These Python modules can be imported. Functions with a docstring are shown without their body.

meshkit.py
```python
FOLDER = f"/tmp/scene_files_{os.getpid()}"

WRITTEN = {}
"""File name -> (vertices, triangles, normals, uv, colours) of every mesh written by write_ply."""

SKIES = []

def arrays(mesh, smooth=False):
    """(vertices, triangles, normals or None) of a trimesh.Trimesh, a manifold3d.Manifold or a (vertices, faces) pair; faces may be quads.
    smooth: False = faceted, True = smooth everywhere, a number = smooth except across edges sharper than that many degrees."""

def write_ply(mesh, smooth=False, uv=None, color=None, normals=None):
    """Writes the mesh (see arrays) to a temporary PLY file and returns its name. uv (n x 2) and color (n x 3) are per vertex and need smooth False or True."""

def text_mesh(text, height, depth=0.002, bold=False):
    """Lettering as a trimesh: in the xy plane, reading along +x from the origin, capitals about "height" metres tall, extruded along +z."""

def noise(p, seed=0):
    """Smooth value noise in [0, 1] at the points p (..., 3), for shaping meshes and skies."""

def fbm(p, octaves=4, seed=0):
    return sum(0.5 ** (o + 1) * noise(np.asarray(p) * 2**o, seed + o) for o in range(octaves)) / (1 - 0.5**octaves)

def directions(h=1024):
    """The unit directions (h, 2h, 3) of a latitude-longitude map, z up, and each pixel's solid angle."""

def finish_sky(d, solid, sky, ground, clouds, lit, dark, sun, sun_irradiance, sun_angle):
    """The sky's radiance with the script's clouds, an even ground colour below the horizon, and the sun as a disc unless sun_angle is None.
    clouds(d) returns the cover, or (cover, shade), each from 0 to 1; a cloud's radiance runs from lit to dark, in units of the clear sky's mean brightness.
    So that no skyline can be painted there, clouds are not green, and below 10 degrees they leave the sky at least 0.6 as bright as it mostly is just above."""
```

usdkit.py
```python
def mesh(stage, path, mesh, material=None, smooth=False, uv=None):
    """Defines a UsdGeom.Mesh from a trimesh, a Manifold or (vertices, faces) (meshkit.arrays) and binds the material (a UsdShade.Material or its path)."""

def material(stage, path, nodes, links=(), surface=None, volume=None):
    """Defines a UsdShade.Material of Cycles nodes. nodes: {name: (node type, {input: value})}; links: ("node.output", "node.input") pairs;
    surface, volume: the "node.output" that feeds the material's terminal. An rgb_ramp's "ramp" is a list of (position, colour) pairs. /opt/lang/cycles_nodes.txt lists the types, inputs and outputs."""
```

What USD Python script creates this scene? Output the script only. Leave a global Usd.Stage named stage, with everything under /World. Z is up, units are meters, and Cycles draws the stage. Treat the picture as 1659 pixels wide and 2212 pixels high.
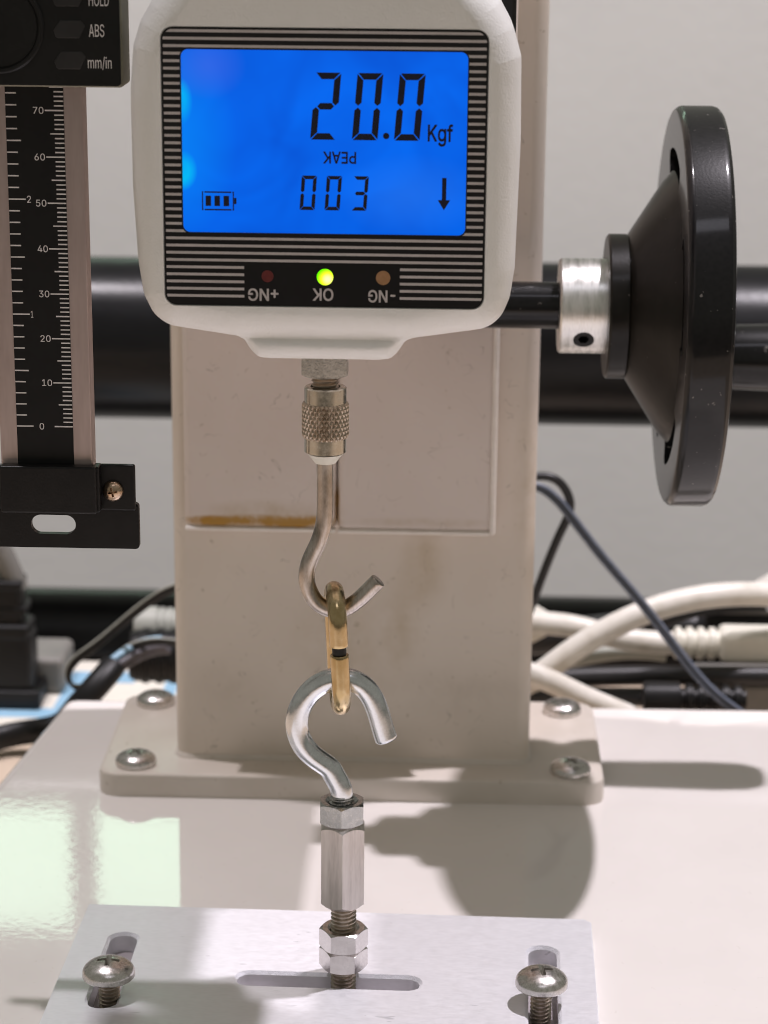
import math, numpy as np, trimesh, manifold3d as m3, usdkit, meshkit
from shapely.geometry import Polygon, Point, box as sbox
from shapely import affinity
from shapely.ops import unary_union
from pxr import Usd, UsdGeom, UsdLux, UsdShade, Gf, Sdf

stage = Usd.Stage.CreateInMemory()
UsdGeom.SetStageUpAxis(stage, UsdGeom.Tokens.z)
UsdGeom.SetStageMetersPerUnit(stage, 1.0)
UsdGeom.Xform.Define(stage, '/World')
rng = np.random.default_rng(7)

# ------------------------------------------------------------------ camera (lengths in the script are mm, scaled to m)
EXPOSURE = 0.0
PITCH, YAW, ROLL = 0.27780, 0.02786, 0.00920
CAM = np.array([26.0, -620.5, 259.69])
F = np.array([-math.sin(YAW)*math.cos(PITCH), math.cos(YAW)*math.cos(PITCH), -math.sin(PITCH)])
R0 = np.array([math.cos(YAW), math.sin(YAW), 0]); D0 = np.cross(F, R0)
Rt = math.cos(ROLL)*R0 - math.sin(ROLL)*D0; Dn = math.sin(ROLL)*R0 + math.cos(ROLL)*D0
cam = UsdGeom.Camera.Define(stage, '/World/camera')
M = Gf.Matrix4d(*Rt, 0, *(-Dn), 0, *(-F), 0, *(CAM*.001), 1)
cam.AddTransformOp().Set(M)
cam.CreateHorizontalApertureAttr(36.0); cam.CreateVerticalApertureAttr(48.0)
cam.CreateFocalLengthAttr(36.0*4937.5/1659.0)
cam.CreateClippingRangeAttr(Gf.Vec2f(0.02, 50))
cam.CreateFStopAttr(29.0); cam.CreateFocusDistanceAttr(0.515)
cam.CreateExposureAttr(EXPOSURE)

# ------------------------------------------------------------------ light: two small ceiling lamps, two cool window panes far behind, added front fill, dim room
DOME, LAMP_A, LAMP_F, PANEL, FRONT = 0.21, 1.22, 0.56, 4.0, 2.6
dome = UsdLux.DomeLight.Define(stage, '/World/room_light')
def look_at(p, d):
    d = np.array(d, float)/np.linalg.norm(d); z = -d
    u = np.array([0, 0, 1.0]) if abs(z[2]) < .9 else np.array([0, 1.0, 0])
    x = np.cross(u, z); x /= np.linalg.norm(x); y = np.cross(z, x)
    return Gf.Matrix4d(*x, 0, *y, 0, *z, 0, *p, 1)
def lamp(name, p, r, power, col):
    L = UsdLux.DiskLight.Define(stage, '/World/' + name)
    p = np.array(p)*.001
    L.AddTransformOp().Set(look_at(p, -p))
    L.CreateRadiusAttr(r*.001); L.CreateIntensityAttr(power); L.CreateColorAttr(Gf.Vec3f(*col))
    return L
lamp('ceiling_lamp', (616, 120, 2000), 26, LAMP_A*5200, (1, .925, 1.0))
lamp('ceiling_lamp_001', (-440, 100, 2000), 30, LAMP_F*3900, (1, .925, .98))
L = UsdLux.RectLight.Define(stage, '/World/front_fill_panel')
L.AddTransformOp().Set(look_at(np.array([.15, -1.25, 2.0]), np.array([-.15, 1.25, -1.9])))
L.CreateWidthAttr(.8); L.CreateHeightAttr(.26); L.CreateIntensityAttr(FRONT); L.CreateColorAttr(Gf.Vec3f(.90, .88, 1.0))  # added fill light in front of the stand
for i, (x0, x1) in enumerate(((-1450, -822), (-762, -150))):   # two panes of a high window beyond the wall panel
    L = UsdLux.RectLight.Define(stage, '/World/window_pane_light_%03d' % i if i else '/World/window_pane_light')
    L.AddTransformOp().Set(look_at(np.array([(x0+x1)*.0005, 4.2, 1.985]), np.array([0, -1.0, -.02])))
    L.CreateWidthAttr((x1-x0)*.001); L.CreateHeightAttr(.30)
    L.CreateIntensityAttr(PANEL); L.CreateColorAttr(Gf.Vec3f(.66, 1, .74))

# ------------------------------------------------------------------ materials
LK = '/World/Looks/'
UsdGeom.Scope.Define(stage, '/World/Looks')
mat = usdkit.material
wm = mat(stage, LK+'room_air', {'t': ('texture_coordinate', {}), 's': ('separate_xyz', {}), 'r': ('rgb_ramp', {'ramp': [(0, (.22, .19, .16)), (.42, (.34, .32, .27)), (.55, (1.12, 1.10, .95)), (1, (.95, .92, .79))]}),
    'm': ('map_range', {'from_min': -1, 'from_max': 1, 'to_min': 0, 'to_max': 1}), 'b': ('background_shader', {'strength': DOME})},
    [('t.generated', 's.vector'), ('s.z', 'm.value'), ('m.result', 'r.fac'), ('r.color', 'b.color')], surface='b.background')
UsdShade.MaterialBindingAPI.Apply(dome.GetPrim()).Bind(wm)

def paint(name, c1, c2, rough=.4, scale=60, bump=0.0, bscale=900, metallic=0.0, spec=.5, coat=0.0, rough2=None, stretch=(1, 1, 1), detail=4, coat_rough=.05, contrast=(.35, .65), specks=None):
    """two tones of one material mixed by noise, with a fine relief"""
    n = {'g': ('geometry', {}), 'm': ('mapping', {'scale': stretch}),
         'n': ('noise_texture', {'scale': scale, 'detail': detail, 'roughness': .6}),
         'r': ('rgb_ramp', {'ramp': [(contrast[0], c1), (contrast[1], c2)]}),
         'p': ('principled_bsdf', {'roughness': rough, 'metallic': metallic, 'specular_ior_level': spec, 'coat_weight': coat, 'coat_roughness': coat_rough})}
    l = [('g.position', 'm.vector'), ('m.vector', 'n.vector'), ('n.fac', 'r.fac'), ('r.color', 'p.base_color')]
    if specks:
        sc_, th, sc = specks
        n['kn'] = ('noise_texture', {'scale': sc_, 'detail': 2, 'roughness': .7, 'distortion': .4}); n['kr'] = ('rgb_ramp', {'ramp': [(th, (0, 0, 0)), (th+.03, (1, 1, 1))]}); n['km'] = ('mix', {'color2': sc})
        l = [x for x in l if x[1] != 'p.base_color'] + [('m.vector', 'kn.vector'), ('kn.fac', 'kr.fac'), ('kr.color', 'km.fac'), ('r.color', 'km.color1'), ('km.color', 'p.base_color')]
    if rough2 is not None:
        n['rr'] = ('map_range', {'from_min': .3, 'from_max': .7, 'to_min': rough, 'to_max': rough2})
        l += [('n.fac', 'rr.value'), ('rr.result', 'p.roughness')]
    if bump:
        n['bn'] = ('noise_texture', {'scale': bscale, 'detail': 2})
        n['b'] = ('bump', {'strength': 1.0, 'distance': bump})
        l += [('m.vector', 'bn.vector'), ('bn.fac', 'b.height'), ('b.normal', 'p.normal')]
    return mat(stage, LK+name, n, l, surface='p.BSDF')

def stained(name, stains, c1, c2, rough, scale, bump, bscale, spec=.5, specks=.45, coat=None, hair=0.0):
    """cream paint with dark specks and scratches, and brown stains: (centre, half size, colour, strength, noise) boxes in mm"""
    n = {'g': ('geometry', {}),
         'n': ('noise_texture', {'scale': scale, 'detail': 4}), 'r': ('rgb_ramp', {'ramp': [(.35, c1), (.65, c2)]}),
         'sn': ('noise_texture', {'scale': 330, 'detail': 3, 'roughness': .75, 'distortion': .6}),
         'sr': ('rgb_ramp', {'ramp': [(.30, (1, 1, 1)), (.335, (0, 0, 0))]}),
         'sm': ('mix', {'color2': (.30, .23, .13)}),
         'bn': ('noise_texture', {'scale': bscale, 'detail': 2}), 'b': ('bump', {'strength': 1.0, 'distance': bump}),
         'k': ('math', {'math_type': 'multiply', 'value2': specks}),
         'p': ('principled_bsdf', {'roughness': rough, 'specular_ior_level': spec})}
    l = [('g.position', 'n.vector'), ('n.fac', 'r.fac'), ('g.position', 'sn.vector'), ('sn.fac', 'sr.fac'), ('sr.color', 'k.value1'), ('k.value', 'sm.fac'), ('r.color', 'sm.color1'),
         ('g.position', 'bn.vector'), ('bn.fac', 'b.height'), ('b.normal', 'p.normal')]
    last = 'sm.color'
    if hair:
        n.update({'h1': ('noise_texture', {'scale': 70, 'detail': 2, 'distortion': 1.6}), 'h2': ('math', {'math_type': 'subtract', 'value2': .5}), 'h3': ('math', {'math_type': 'absolute'}), 'h4': ('math', {'math_type': 'less_than', 'value2': .0032}),
                  'k1': ('noise_texture', {'scale': 130, 'detail': 1}), 'k2': ('map_range', {'from_min': .58, 'from_max': .64, 'to_min': 0, 'to_max': hair, 'clamp': True}), 'h5': ('math', {'math_type': 'multiply'}), 'hm': ('mix', {'color2': (.20, .17, .13)})})
        l += [('g.position', 'h1.vector'), ('h1.fac', 'h2.value1'), ('h2.value', 'h3.value1'), ('h3.value', 'h4.value1'), ('g.position', 'k1.vector'), ('k1.fac', 'k2.value'), ('h4.value', 'h5.value1'), ('k2.result', 'h5.value2'), ('h5.value', 'hm.fac'), (last, 'hm.color1')]
        last = 'hm.color'
    if coat:
        n['p'][1].update({'coat_weight': coat[0], 'coat_roughness': coat[1], 'specular_ior_level': .1})
        n.update({'cn': ('noise_texture', {'scale': coat[3], 'detail': 3}), 'cb': ('bump', {'strength': 1.0, 'distance': coat[2]})})
        l += [('g.position', 'cn.vector'), ('cn.fac', 'cb.height'), ('cb.normal', 'p.coat_normal')]
    for i, (c, h, col, st, ns) in enumerate(stains):
        c = np.array(c)*.001; h = np.array(h)*.001
        n['mp%d' % i] = ('mapping', {'location': tuple(-c/h), 'scale': tuple(1/h)})
        n['gr%d' % i] = ('gradient_texture', {'gradient_type': 'spherical'})
        n['nn%d' % i] = ('noise_texture', {'scale': ns, 'detail': 4, 'roughness': .65})
        n['a%d' % i] = ('map_range', {'from_min': .3, 'from_max': .7, 'to_min': 0.0, 'to_max': 1.6 if st > .5 else 1.0, 'clamp': True})
        n['x%d' % i] = ('math', {'math_type': 'multiply'})
        n['y%d' % i] = ('math', {'math_type': 'multiply', 'value2': st*1.7, 'use_clamp': True})
        n['c%d' % i] = ('mix', {'color2': col})
        l += [('g.position', 'mp%d.vector' % i), ('mp%d.vector' % i, 'gr%d.vector' % i), ('g.position', 'nn%d.vector' % i), ('nn%d.fac' % i, 'a%d.value' % i),
              ('gr%d.fac' % i, 'x%d.value1' % i), ('a%d.result' % i, 'x%d.value2' % i), ('x%d.value' % i, 'y%d.value1' % i), ('y%d.value' % i, 'c%d.fac' % i), (last, 'c%d.color1' % i)]
        last = 'c%d.color' % i
    l.append((last, 'p.base_color'))
    return mat(stage, LK+name, n, l, surface='p.BSDF')

RUST, OCHRE, DIRT = (.42, .215, .016), (.44, .32, .15), (.42, .35, .27)
COL_MAT = stained('column_paint', [((20, 0, 68), (9, 8, 18), OCHRE, .45, 60), ((0, 0, 42), (24, 8, 18), OCHRE, .25, 90), ((14, 0, 50), (7, 8, 16), OCHRE, .3, 90), ((-35, 0, 30), (14, 8, 12), DIRT, .2, 90), ((50, 0, 90), (6, 9, 30), OCHRE, .30, 90), ((30, 0, 30), (25, 8, 10), DIRT, .2, 120)],
                  (.71, .625, .54), (.76, .68, .595), .36, 25, .00006, 700, hair=.7)
PANEL_MAT = stained('panel_paint', [((-27, -6, 81.0), (22, 8, 2.4), RUST, 1.0, 160), ((-16, -6, 81.0), (14, 8, 2.6), RUST, 1.0, 240), ((-38, -6, 80.9), (11, 8, 2.0), RUST, 1.0, 260), ((-4.3, -6, 86), (.9, 8, 9), RUST, 1.0, 200), ((-22, -6, 84), (22, 8, 4), OCHRE, .45, 120), ((20, -6, 81.5), (24, 8, 1.8), OCHRE, .35, 200)],
                    (.69, .60, .545), (.73, .65, .60), .34, 25, .00005, 900, specks=.3, hair=.5)
PLATE_MAT = stained('plate_paint', [], (.66, .595, .525), (.71, .65, .585), .33, 50, .00005, 800)
BASE_MAT = stained('base_paint', [], (.79, .75, .715), (.815, .775, .74), .35, 30, .0, 160, specks=.10, coat=(.9, .04, .000012, 330))
LIT_EDGE = paint('worn_lit_edge_paint', (.82, .76, .70), (.88, .83, .77), .3, 300)  # pale paint for worn panel edges, lamp-lit brightness put into the colour
GAUGE_MAT = paint('gauge_plastic', (.775, .775, .755), (.80, .80, .78), .46, 30, .00009, 1900)
FACE_MAT = paint('face_film', (.006, .0055, .006), (.009, .008, .009), .22, 40, spec=.5)
STRIPE_MAT = paint('face_print', (.47, .435, .43), (.51, .475, .47), .35, 400)
PRINT = paint('white_print', (.66, .63, .63), (.72, .69, .69), .5, 800)
LCD_INK = paint('display_ink', (.004, .005, .02), (.006, .006, .025), .35, 100)
BLACK = paint('black_plastic', (.006, .006, .006), (.009, .0088, .0088), .42, 120, .00004, 1200, spec=.3)
BLACKG = paint('black_gloss_plastic', (.0035, .0034, .004), (.006, .0056, .006), .36, 900, .00003, 1500, rough2=.40, spec=.12, coat=.5, coat_rough=.10, specks=(560, .70, (.15, .14, .13)))
WHEEL_HUB = paint('wheel_moulding', (.0065, .0055, .0042), (.010, .0085, .0065), .36, 300, .00003, 1400, spec=.15, coat=.2, coat_rough=.18, specks=(700, .74, (.12, .11, .10)))
POWDER = paint('black_powder_coat', (.005, .0046, .005), (.008, .0074, .0076), .38, 200, .00003, 1600, spec=.28)
PIPE = paint('pipe_black', (.004, .004, .005), (.006, .006, .007), .30, 90, .00006, 500, spec=.33)
RUBBER = paint('rubber_black', (.014, .0135, .014), (.02, .019, .02), .4, 200)
GREYWIRE = paint('grey_wire_jacket', (.11, .13, .17), (.15, .17, .22), .3, 400)
WHITEC = paint('white_cable_jacket', (.62, .58, .50), (.76, .73, .66), .28, 110, rough2=.42, contrast=(.30, .55))
WHITEP = paint('white_plug_plastic', (.68, .66, .57), (.73, .71, .62), .36, 200)
GREYP = paint('grey_plug_plastic', (.36, .37, .33), (.42, .43, .38), .5, 150)
GREYB = paint('grey_block_plastic', (.17, .165, .15), (.21, .2, .18), .5, 90)
STEEL = paint('stainless_steel', (.60, .575, .55), (.68, .65, .63), .20, 700, .00002, 2500, metallic=1, rough2=.34)
STEELDK = paint('worn_steel', (.36, .31, .26), (.54, .49, .45), .20, 300, .00002, 1600, metallic=1, rough2=.34, stretch=(1, 1, .4))
CHROME = paint('coupler_steel', (.50, .46, .38), (.62, .58, .50), .16, 500, metallic=1, rough2=.26)
KNURL = paint('knurled_steel', (.36, .29, .22), (.48, .40, .32), .3, 600, metallic=1, rough2=.4)
ZINC = paint('zinc_plate', (.66, .68, .70), (.76, .77, .79), .17, 220, .000012, 1200, metallic=1, rough2=.26)
ZINCN = paint('zinc_nut', (.42, .43, .43), (.54, .54, .53), .15, 700, .00003, 1800, metallic=1, rough2=.30)
NICKEL = paint('polished_nut', (.62, .58, .56), (.70, .66, .64), .15, 500, metallic=1, rough2=.24)
HEXST = paint('drawn_hex_steel', (.58, .53, .50), (.72, .67, .64), .32, 500, .00004, 1500, metallic=1, rough2=.44, stretch=(1, 1, .12))
THREAD = paint('thread_steel', (.36, .31, .25), (.50, .44, .37), .3, 500, metallic=1)
BRASS = paint('brass', (.46, .34, .17), (.66, .52, .32), .16, 160, .00001, 1600, metallic=1, rough2=.28)
SCREWB = paint('bronze_screw', (.42, .29, .19), (.58, .44, .33), .2, 900, metallic=1, rough2=.34)
ALU = paint('milled_aluminium', (.80, .80, .835), (.85, .85, .885), .48, 1500, .00002, 1100, metallic=.6, rough2=.58, detail=5, contrast=(.33, .66), stretch=(.35, 1, 1), specks=(300, .715, (.60, .60, .63)))
SLOT_SHADE = paint('slot_shade_grey', (.33, .295, .31), (.37, .335, .35), .4, 120)  # grey that puts the shade of the slot floors into colour
COLLAR = paint('turned_aluminium', (.74, .73, .70), (.84, .83, .80), .28, 600, .00002, 1200, metallic=1, rough2=.4, stretch=(1, .2, .2))
RULER = paint('ruler_steel', (.46, .375, .36), (.52, .43, .415), .42, 500, metallic=.9, stretch=(1, 1, .15))
OLIVE = paint('readout_case', (.24, .23, .18), (.29, .28, .22), .5, 200, .00003, 1500)
SCALEBK = paint('scale_film', (.005, .005, .0055), (.007, .007, .007), .5, 200, spec=.25)
WALL = paint('wall_paint', (.79, .785, .74), (.83, .825, .775), .75, 6, .0002, 120)
TABLE = paint('table_top', (.50, .40, .30), (.58, .48, .37), .5, 20)
PAPER = paint('white_card', (.72, .69, .60), (.76, .73, .64), .6, 80)
BLUEP = paint('blue_card', (.25, .45, .60), (.29, .49, .64), .6, 80)
BLUEW = paint('blue_core', (.22, .38, .50), (.30, .46, .56), .45, 80)
GREYW = paint('grey_core', (.06, .056, .062), (.085, .078, .088), .45, 80)
LEDR = paint('red_led', (.10, .012, .012), (.13, .02, .018), .35, 900)
LEDA = paint('amber_led', (.30, .16, .07), (.36, .20, .10), .35, 900)
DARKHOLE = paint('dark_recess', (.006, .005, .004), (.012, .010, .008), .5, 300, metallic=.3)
LEDG = mat(stage, LK+'green_led', {'g': ('geometry', {}), 'mp': ('mapping', {'location': (-.0006/.0034, 0, -.1753/.0034), 'scale': (1/.0034, 0, 1/.0034)}), 'gr': ('gradient_texture', {'gradient_type': 'spherical'}),
                                  'r': ('rgb_ramp', {'ramp': [(.0, (.02, .55, .0)), (.35, (.14, .9, .0)), (.62, (.75, 1.0, .02)), (.9, (1.0, 1.0, .35))]}), 'e': ('emission', {'strength': 1.5})},
           [('g.position', 'mp.vector'), ('mp.vector', 'gr.vector'), ('gr.fac', 'r.fac'), ('r.color', 'e.color')], surface='e.emission')
def lcd_material():
    n = {'g': ('geometry', {}), 'base': ('noise_texture', {'scale': 55, 'detail': 2, 'distortion': .8}),
         'r': ('rgb_ramp', {'ramp': [(.3, (.0, .104, .76)), (.7, (.0, .150, .95))]}),
         'e': ('emission', {'strength': .92}), 'p': ('principled_bsdf', {'base_color': (.002, .006, .03), 'roughness': .15, 'specular_ior_level': .25}), 'ad': ('add_closure', {})}
    l = [('g.position', 'base.vector'), ('base.fac', 'r.fac')]
    last = 'r.color'
    for i, (x, z, hx, hz, col, st) in enumerate(((-29.8, 211.6, 2.6, 5.0, (.0, .75, 1.0), 1.3), (-29.8, 197.6, 3.4, 4.4, (.0, .95, 1.0), 1.5), (-31, 204, 13, 22, (.0, .24, 1.0), .8),
                                                 (-24, 219.0, 8, 7, (.05, .15, .85), .5), (18, 193, 16, 9, (.02, .20, .95), .45))):  # upper-left patch paints a reflection into the display colour
        h = np.array([hx, 1e3, hz])*.001; c = np.array([x, 0, z])*.001
        n['mp%d' % i] = ('mapping', {'location': tuple(-c/h), 'scale': tuple(1/h)})
        n['gr%d' % i] = ('gradient_texture', {'gradient_type': 'spherical'})
        n['k%d' % i] = ('math', {'math_type': 'multiply', 'value2': st*1.3, 'use_clamp': True})
        n['c%d' % i] = ('mix', {'color2': col})
        l += [('g.position', 'mp%d.vector' % i), ('mp%d.vector' % i, 'gr%d.vector' % i), ('gr%d.fac' % i, 'k%d.value1' % i), ('k%d.value' % i, 'c%d.fac' % i), (last, 'c%d.color1' % i)]
        last = 'c%d.color' % i
    l += [(last, 'e.color'), ('e.emission', 'ad.closure1'), ('p.BSDF', 'ad.closure2')]
    return mat(stage, LK+'backlit_display', n, l, surface='ad.closure')
LCD = lcd_material()

# ------------------------------------------------------------------ scene helpers
used = {}
def fresh(parent, name):
    k = parent + '/' + name
    n = used.get(k, -1) + 1; used[k] = n
    return k if n == 0 else '%s_%03d' % (k, n)
def tag(prim, label=None, cat=None, group=None, kind=None):
    for k, v in (('label', label), ('category', cat), ('group', group), ('kind', kind)):
        if v: prim.SetCustomDataByKey(k, v)
    return prim
def thing(name, label, cat, group=None, loc=(0, 0, 0)):
    x = UsdGeom.Xform.Define(stage, fresh('/World', name))
    x.AddTranslateOp().Set(Gf.Vec3d(*[c*.001 for c in loc]))
    p = x.GetPrim(); tag(p, label, cat, group)
    ORIGIN[str(p.GetPath())] = np.array(loc, float)
    return p
ORIGIN = {}
def part(name, mesh, material, parent=None, smooth=35, label=None):
    """one Mesh prim; mesh in world mm"""
    base = str(parent.GetPath()) if parent else '/World'
    root = '/'.join(base.split('/')[:3])
    v, f, _ = meshkit.arrays(mesh, False)
    v = (np.asarray(v) - ORIGIN.get(root, np.zeros(3)))*.001
    t = trimesh.Trimesh(v*1000, f, process=False); t.merge_vertices(digits_vertex=5)
    t = trimesh.Trimesh(np.array(t.vertices)*.001, t.faces, process=False)
    p = usdkit.mesh(stage, fresh(base, name), t, material, smooth=smooth).GetPrim()
    if label: tag(p, label)
    return p
def cat(*ms):
    ms = [trimesh.Trimesh(*meshkit.arrays(m, False)[:2], process=False) for m in ms]
    return trimesh.util.concatenate(ms)
def box(x0, x1, y0, y1, z0, z1):
    return trimesh.creation.box(bounds=[[min(x0, x1), min(y0, y1), min(z0, z1)], [max(x0, x1), max(y0, y1), max(z0, z1)]])
def rbox(x0, x1, y0, y1, z0, z1, r, seg=12):
    """box with every edge rounded"""
    s = m3.Manifold.sphere(r, seg*2)
    return m3.Manifold.batch_hull([s.translate((x, y, z)) for x in (x0+r, x1-r) for y in (y0+r, y1-r) for z in (z0+r, z1-r)])
def man(t):
    t = trimesh.Trimesh(*meshkit.arrays(t, False)[:2], process=False); t.merge_vertices()
    return m3.Manifold(m3.Mesh(np.asarray(t.vertices, np.float32), np.asarray(t.faces, np.uint32)))
def tri(m):
    a = m.to_mesh(); return trimesh.Trimesh(np.array(a.vert_properties[:, :3]), np.array(a.tri_verts), process=False)
def extrude(poly, h):
    gs = getattr(poly, 'geoms', [poly])
    return trimesh.util.concatenate([trimesh.creation.extrude_polygon(g, h, engine='earcut') for g in gs])
def xz(poly, y0, y1):
    """polygon in the x-z plane made solid from y0 (front) to y1"""
    t = extrude(poly, abs(y1-y0)); v = t.vertices.copy()
    t.vertices = np.c_[v[:, 0], max(y0, y1) - v[:, 2], v[:, 1]]
    return t
def xy(poly, z0, z1):
    t = extrude(poly, z1-z0); t.apply_translation((0, 0, z0)); return t
def rrect(x0, x1, y0, y1, r, q=8):
    return sbox(x0+r, y0+r, x1-r, y1-r).buffer(r, quad_segs=q)
def slot(p, q, r):
    from shapely.geometry import LineString
    return LineString([p, q]).buffer(r, quad_segs=12)
AX = {'z': np.eye(3), 'x': np.array([[0, 0, 1], [1, 0, 0], [0, 1, 0.]]), 'y': np.array([[1, 0, 0], [0, 0, 1], [0, -1, 0.]])}
def lathe(profile, axis='z', at=(0, 0, 0), n=64):
    """profile [(radius, height)...] turned about an axis"""
    pr = [(max(r, 0), h) for r, h in profile]
    t = trimesh.creation.revolve(np.array(pr), sections=n)
    t.vertices = t.vertices @ AX[axis].T + np.array(at)
    return t
def spline(pts, n=12):
    from scipy.interpolate import CubicSpline
    p = np.array(pts, float); d = np.r_[0, np.cumsum(np.linalg.norm(np.diff(p, axis=0), axis=1)**.6)]
    return CubicSpline(d, p)(np.linspace(0, d[-1], n*(len(p)-1)+1))
def tube(path, r, n=20, closed=False, cap=True, chamfer=0.0, squash=None):
    p = np.array(path, float); N = len(p)
    rr = np.broadcast_to(np.asarray(r, float), (N,)).copy()
    t = np.roll(p, -1, 0) - np.roll(p, 1, 0) if closed else np.gradient(p, axis=0)
    t /= np.linalg.norm(t, axis=1)[:, None]
    u = np.cross(t[0], [0, 1, 0.02]); u /= np.linalg.norm(u); us = [u]
    for i in range(1, N):
        u = us[-1] - t[i]*np.dot(us[-1], t[i]); us.append(u/np.linalg.norm(u))
    us = np.array(us); w = np.cross(t, us)
    a = np.linspace(0, 2*np.pi, n, endpoint=False)
    if chamfer and not closed:
        e0 = p[0] - t[0]*chamfer; e1 = p[-1] + t[-1]*chamfer
        p = np.vstack([e0, p, e1]); rr = np.r_[rr[0]-chamfer, rr, rr[-1]-chamfer]; us = np.vstack([us[:1], us, us[-1:]]); w = np.vstack([w[:1], w, w[-1:]]); N += 2
    sq = squash or (1, 1)
    v = (p[:, None] + rr[:, None, None]*(np.cos(a)[None, :, None]*us[:, None]*sq[0] + np.sin(a)[None, :, None]*w[:, None]*sq[1])).reshape(-1, 3)
    f = []
    for i in range(N if closed else N-1):
        j = (i+1) % N
        for k in range(n):
            l = (k+1) % n
            f += [(i*n+k, i*n+l, j*n+l), (i*n+k, j*n+l, j*n+k)]
    v = list(v)
    if cap and not closed:
        v += [p[0], p[-1]]; c0, c1 = N*n, N*n+1
        for k in range(n):
            l = (k+1) % n
            f += [(c0, l, k), (c1, (N-1)*n+k, (N-1)*n+l)]
    m = trimesh.Trimesh(np.array(v), np.array(f), process=False)
    if m.volume < 0: m.invert()
    return m
def hexnut(at, z0, z1, af=10.0, ang=0.0, chamfer=True, bore=0.0, top=True, bottom=True, tilt=.5774, cf=.985):
    R = af/math.sqrt(3); h = z1-z0
    hexa = m3.CrossSection([[(R*math.cos(math.radians(60*k+ang)), R*math.sin(math.radians(60*k+ang))) for k in range(6)]]).extrude(h)
    big = R+.02; r0 = af/2*cf; dz = (big-r0)*tilt
    prof = [(0, 0), (r0, 0) if bottom else (big, 0), (big, dz if bottom else 0), (big, h-dz if top else h), (r0 if top else big, h), (0, h)]
    pp = [prof[0]]
    for q in prof[1:]:
        if abs(q[0]-pp[-1][0]) + abs(q[1]-pp[-1][1]) > 1e-6: pp.append(q)
    cone = man(lathe(pp, n=96)) if False else m3.CrossSection([[(max(a, 0), b) for a, b in pp]]).revolve(96)
    s = hexa ^ cone
    if bore: s = s - m3.Manifold.cylinder(h+2, bore, bore, 40).translate((0, 0, -1)) - m3.Manifold.cylinder(1.0, bore, bore+.9, 40).translate((0, 0, h-.9))
    return tri(s.translate((at[0], at[1], z0)))
def threaded(at, z0, z1, r, pitch=1.0, n=40):
    """helical thread about a vertical axis"""
    turns = (z1-z0)/pitch; M_ = int(turns*n)+n; rows = 5
    prof = [(r-.55*pitch, 0), (r, .36), (r, .52), (r-.55*pitch, .88), (r-.55*pitch, 1.0)]
    v = []; f = []
    for i in range(M_+1):
        a = 2*math.pi*i/n; z = z0 - pitch + pitch*i/n
        for (pr, pz) in prof: v.append((at[0]+pr*math.cos(a), at[1]+pr*math.sin(a), min(max(z+pz*pitch, z0), z1)))
    for i in range(M_):
        for k in range(rows-1):
            a, b, c, d = i*rows+k, (i+1)*rows+k, (i+1)*rows+k+1, i*rows+k+1
            f += [(a, b, c), (a, c, d)]
    t = trimesh.Trimesh(np.array(v), np.array(f), process=False)
    core = lathe([(0, z0), (r-.54*pitch, z0), (r-.54*pitch, z1), (0, z1)], at=(at[0], at[1], 0), n=n)
    return cat(t, core)
def cross_cutter(R, depth, ang=0.0, w=.22):
    """tapered phillips recess pointing down, top at z=0"""
    c = []
    for a in (0, 90):
        t = m3.Manifold.hull_points([(sx*R*k, sy*R*w*k, z) for z, k in ((.8, 1.0), (-depth, .42)) for sx in (-1, 1) for sy in (-1, 1)]) if hasattr(m3.Manifold, 'hull_points') else None
        c.append(t.rotate((0, 0, a+ang)))
    return c[0] + c[1]
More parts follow.
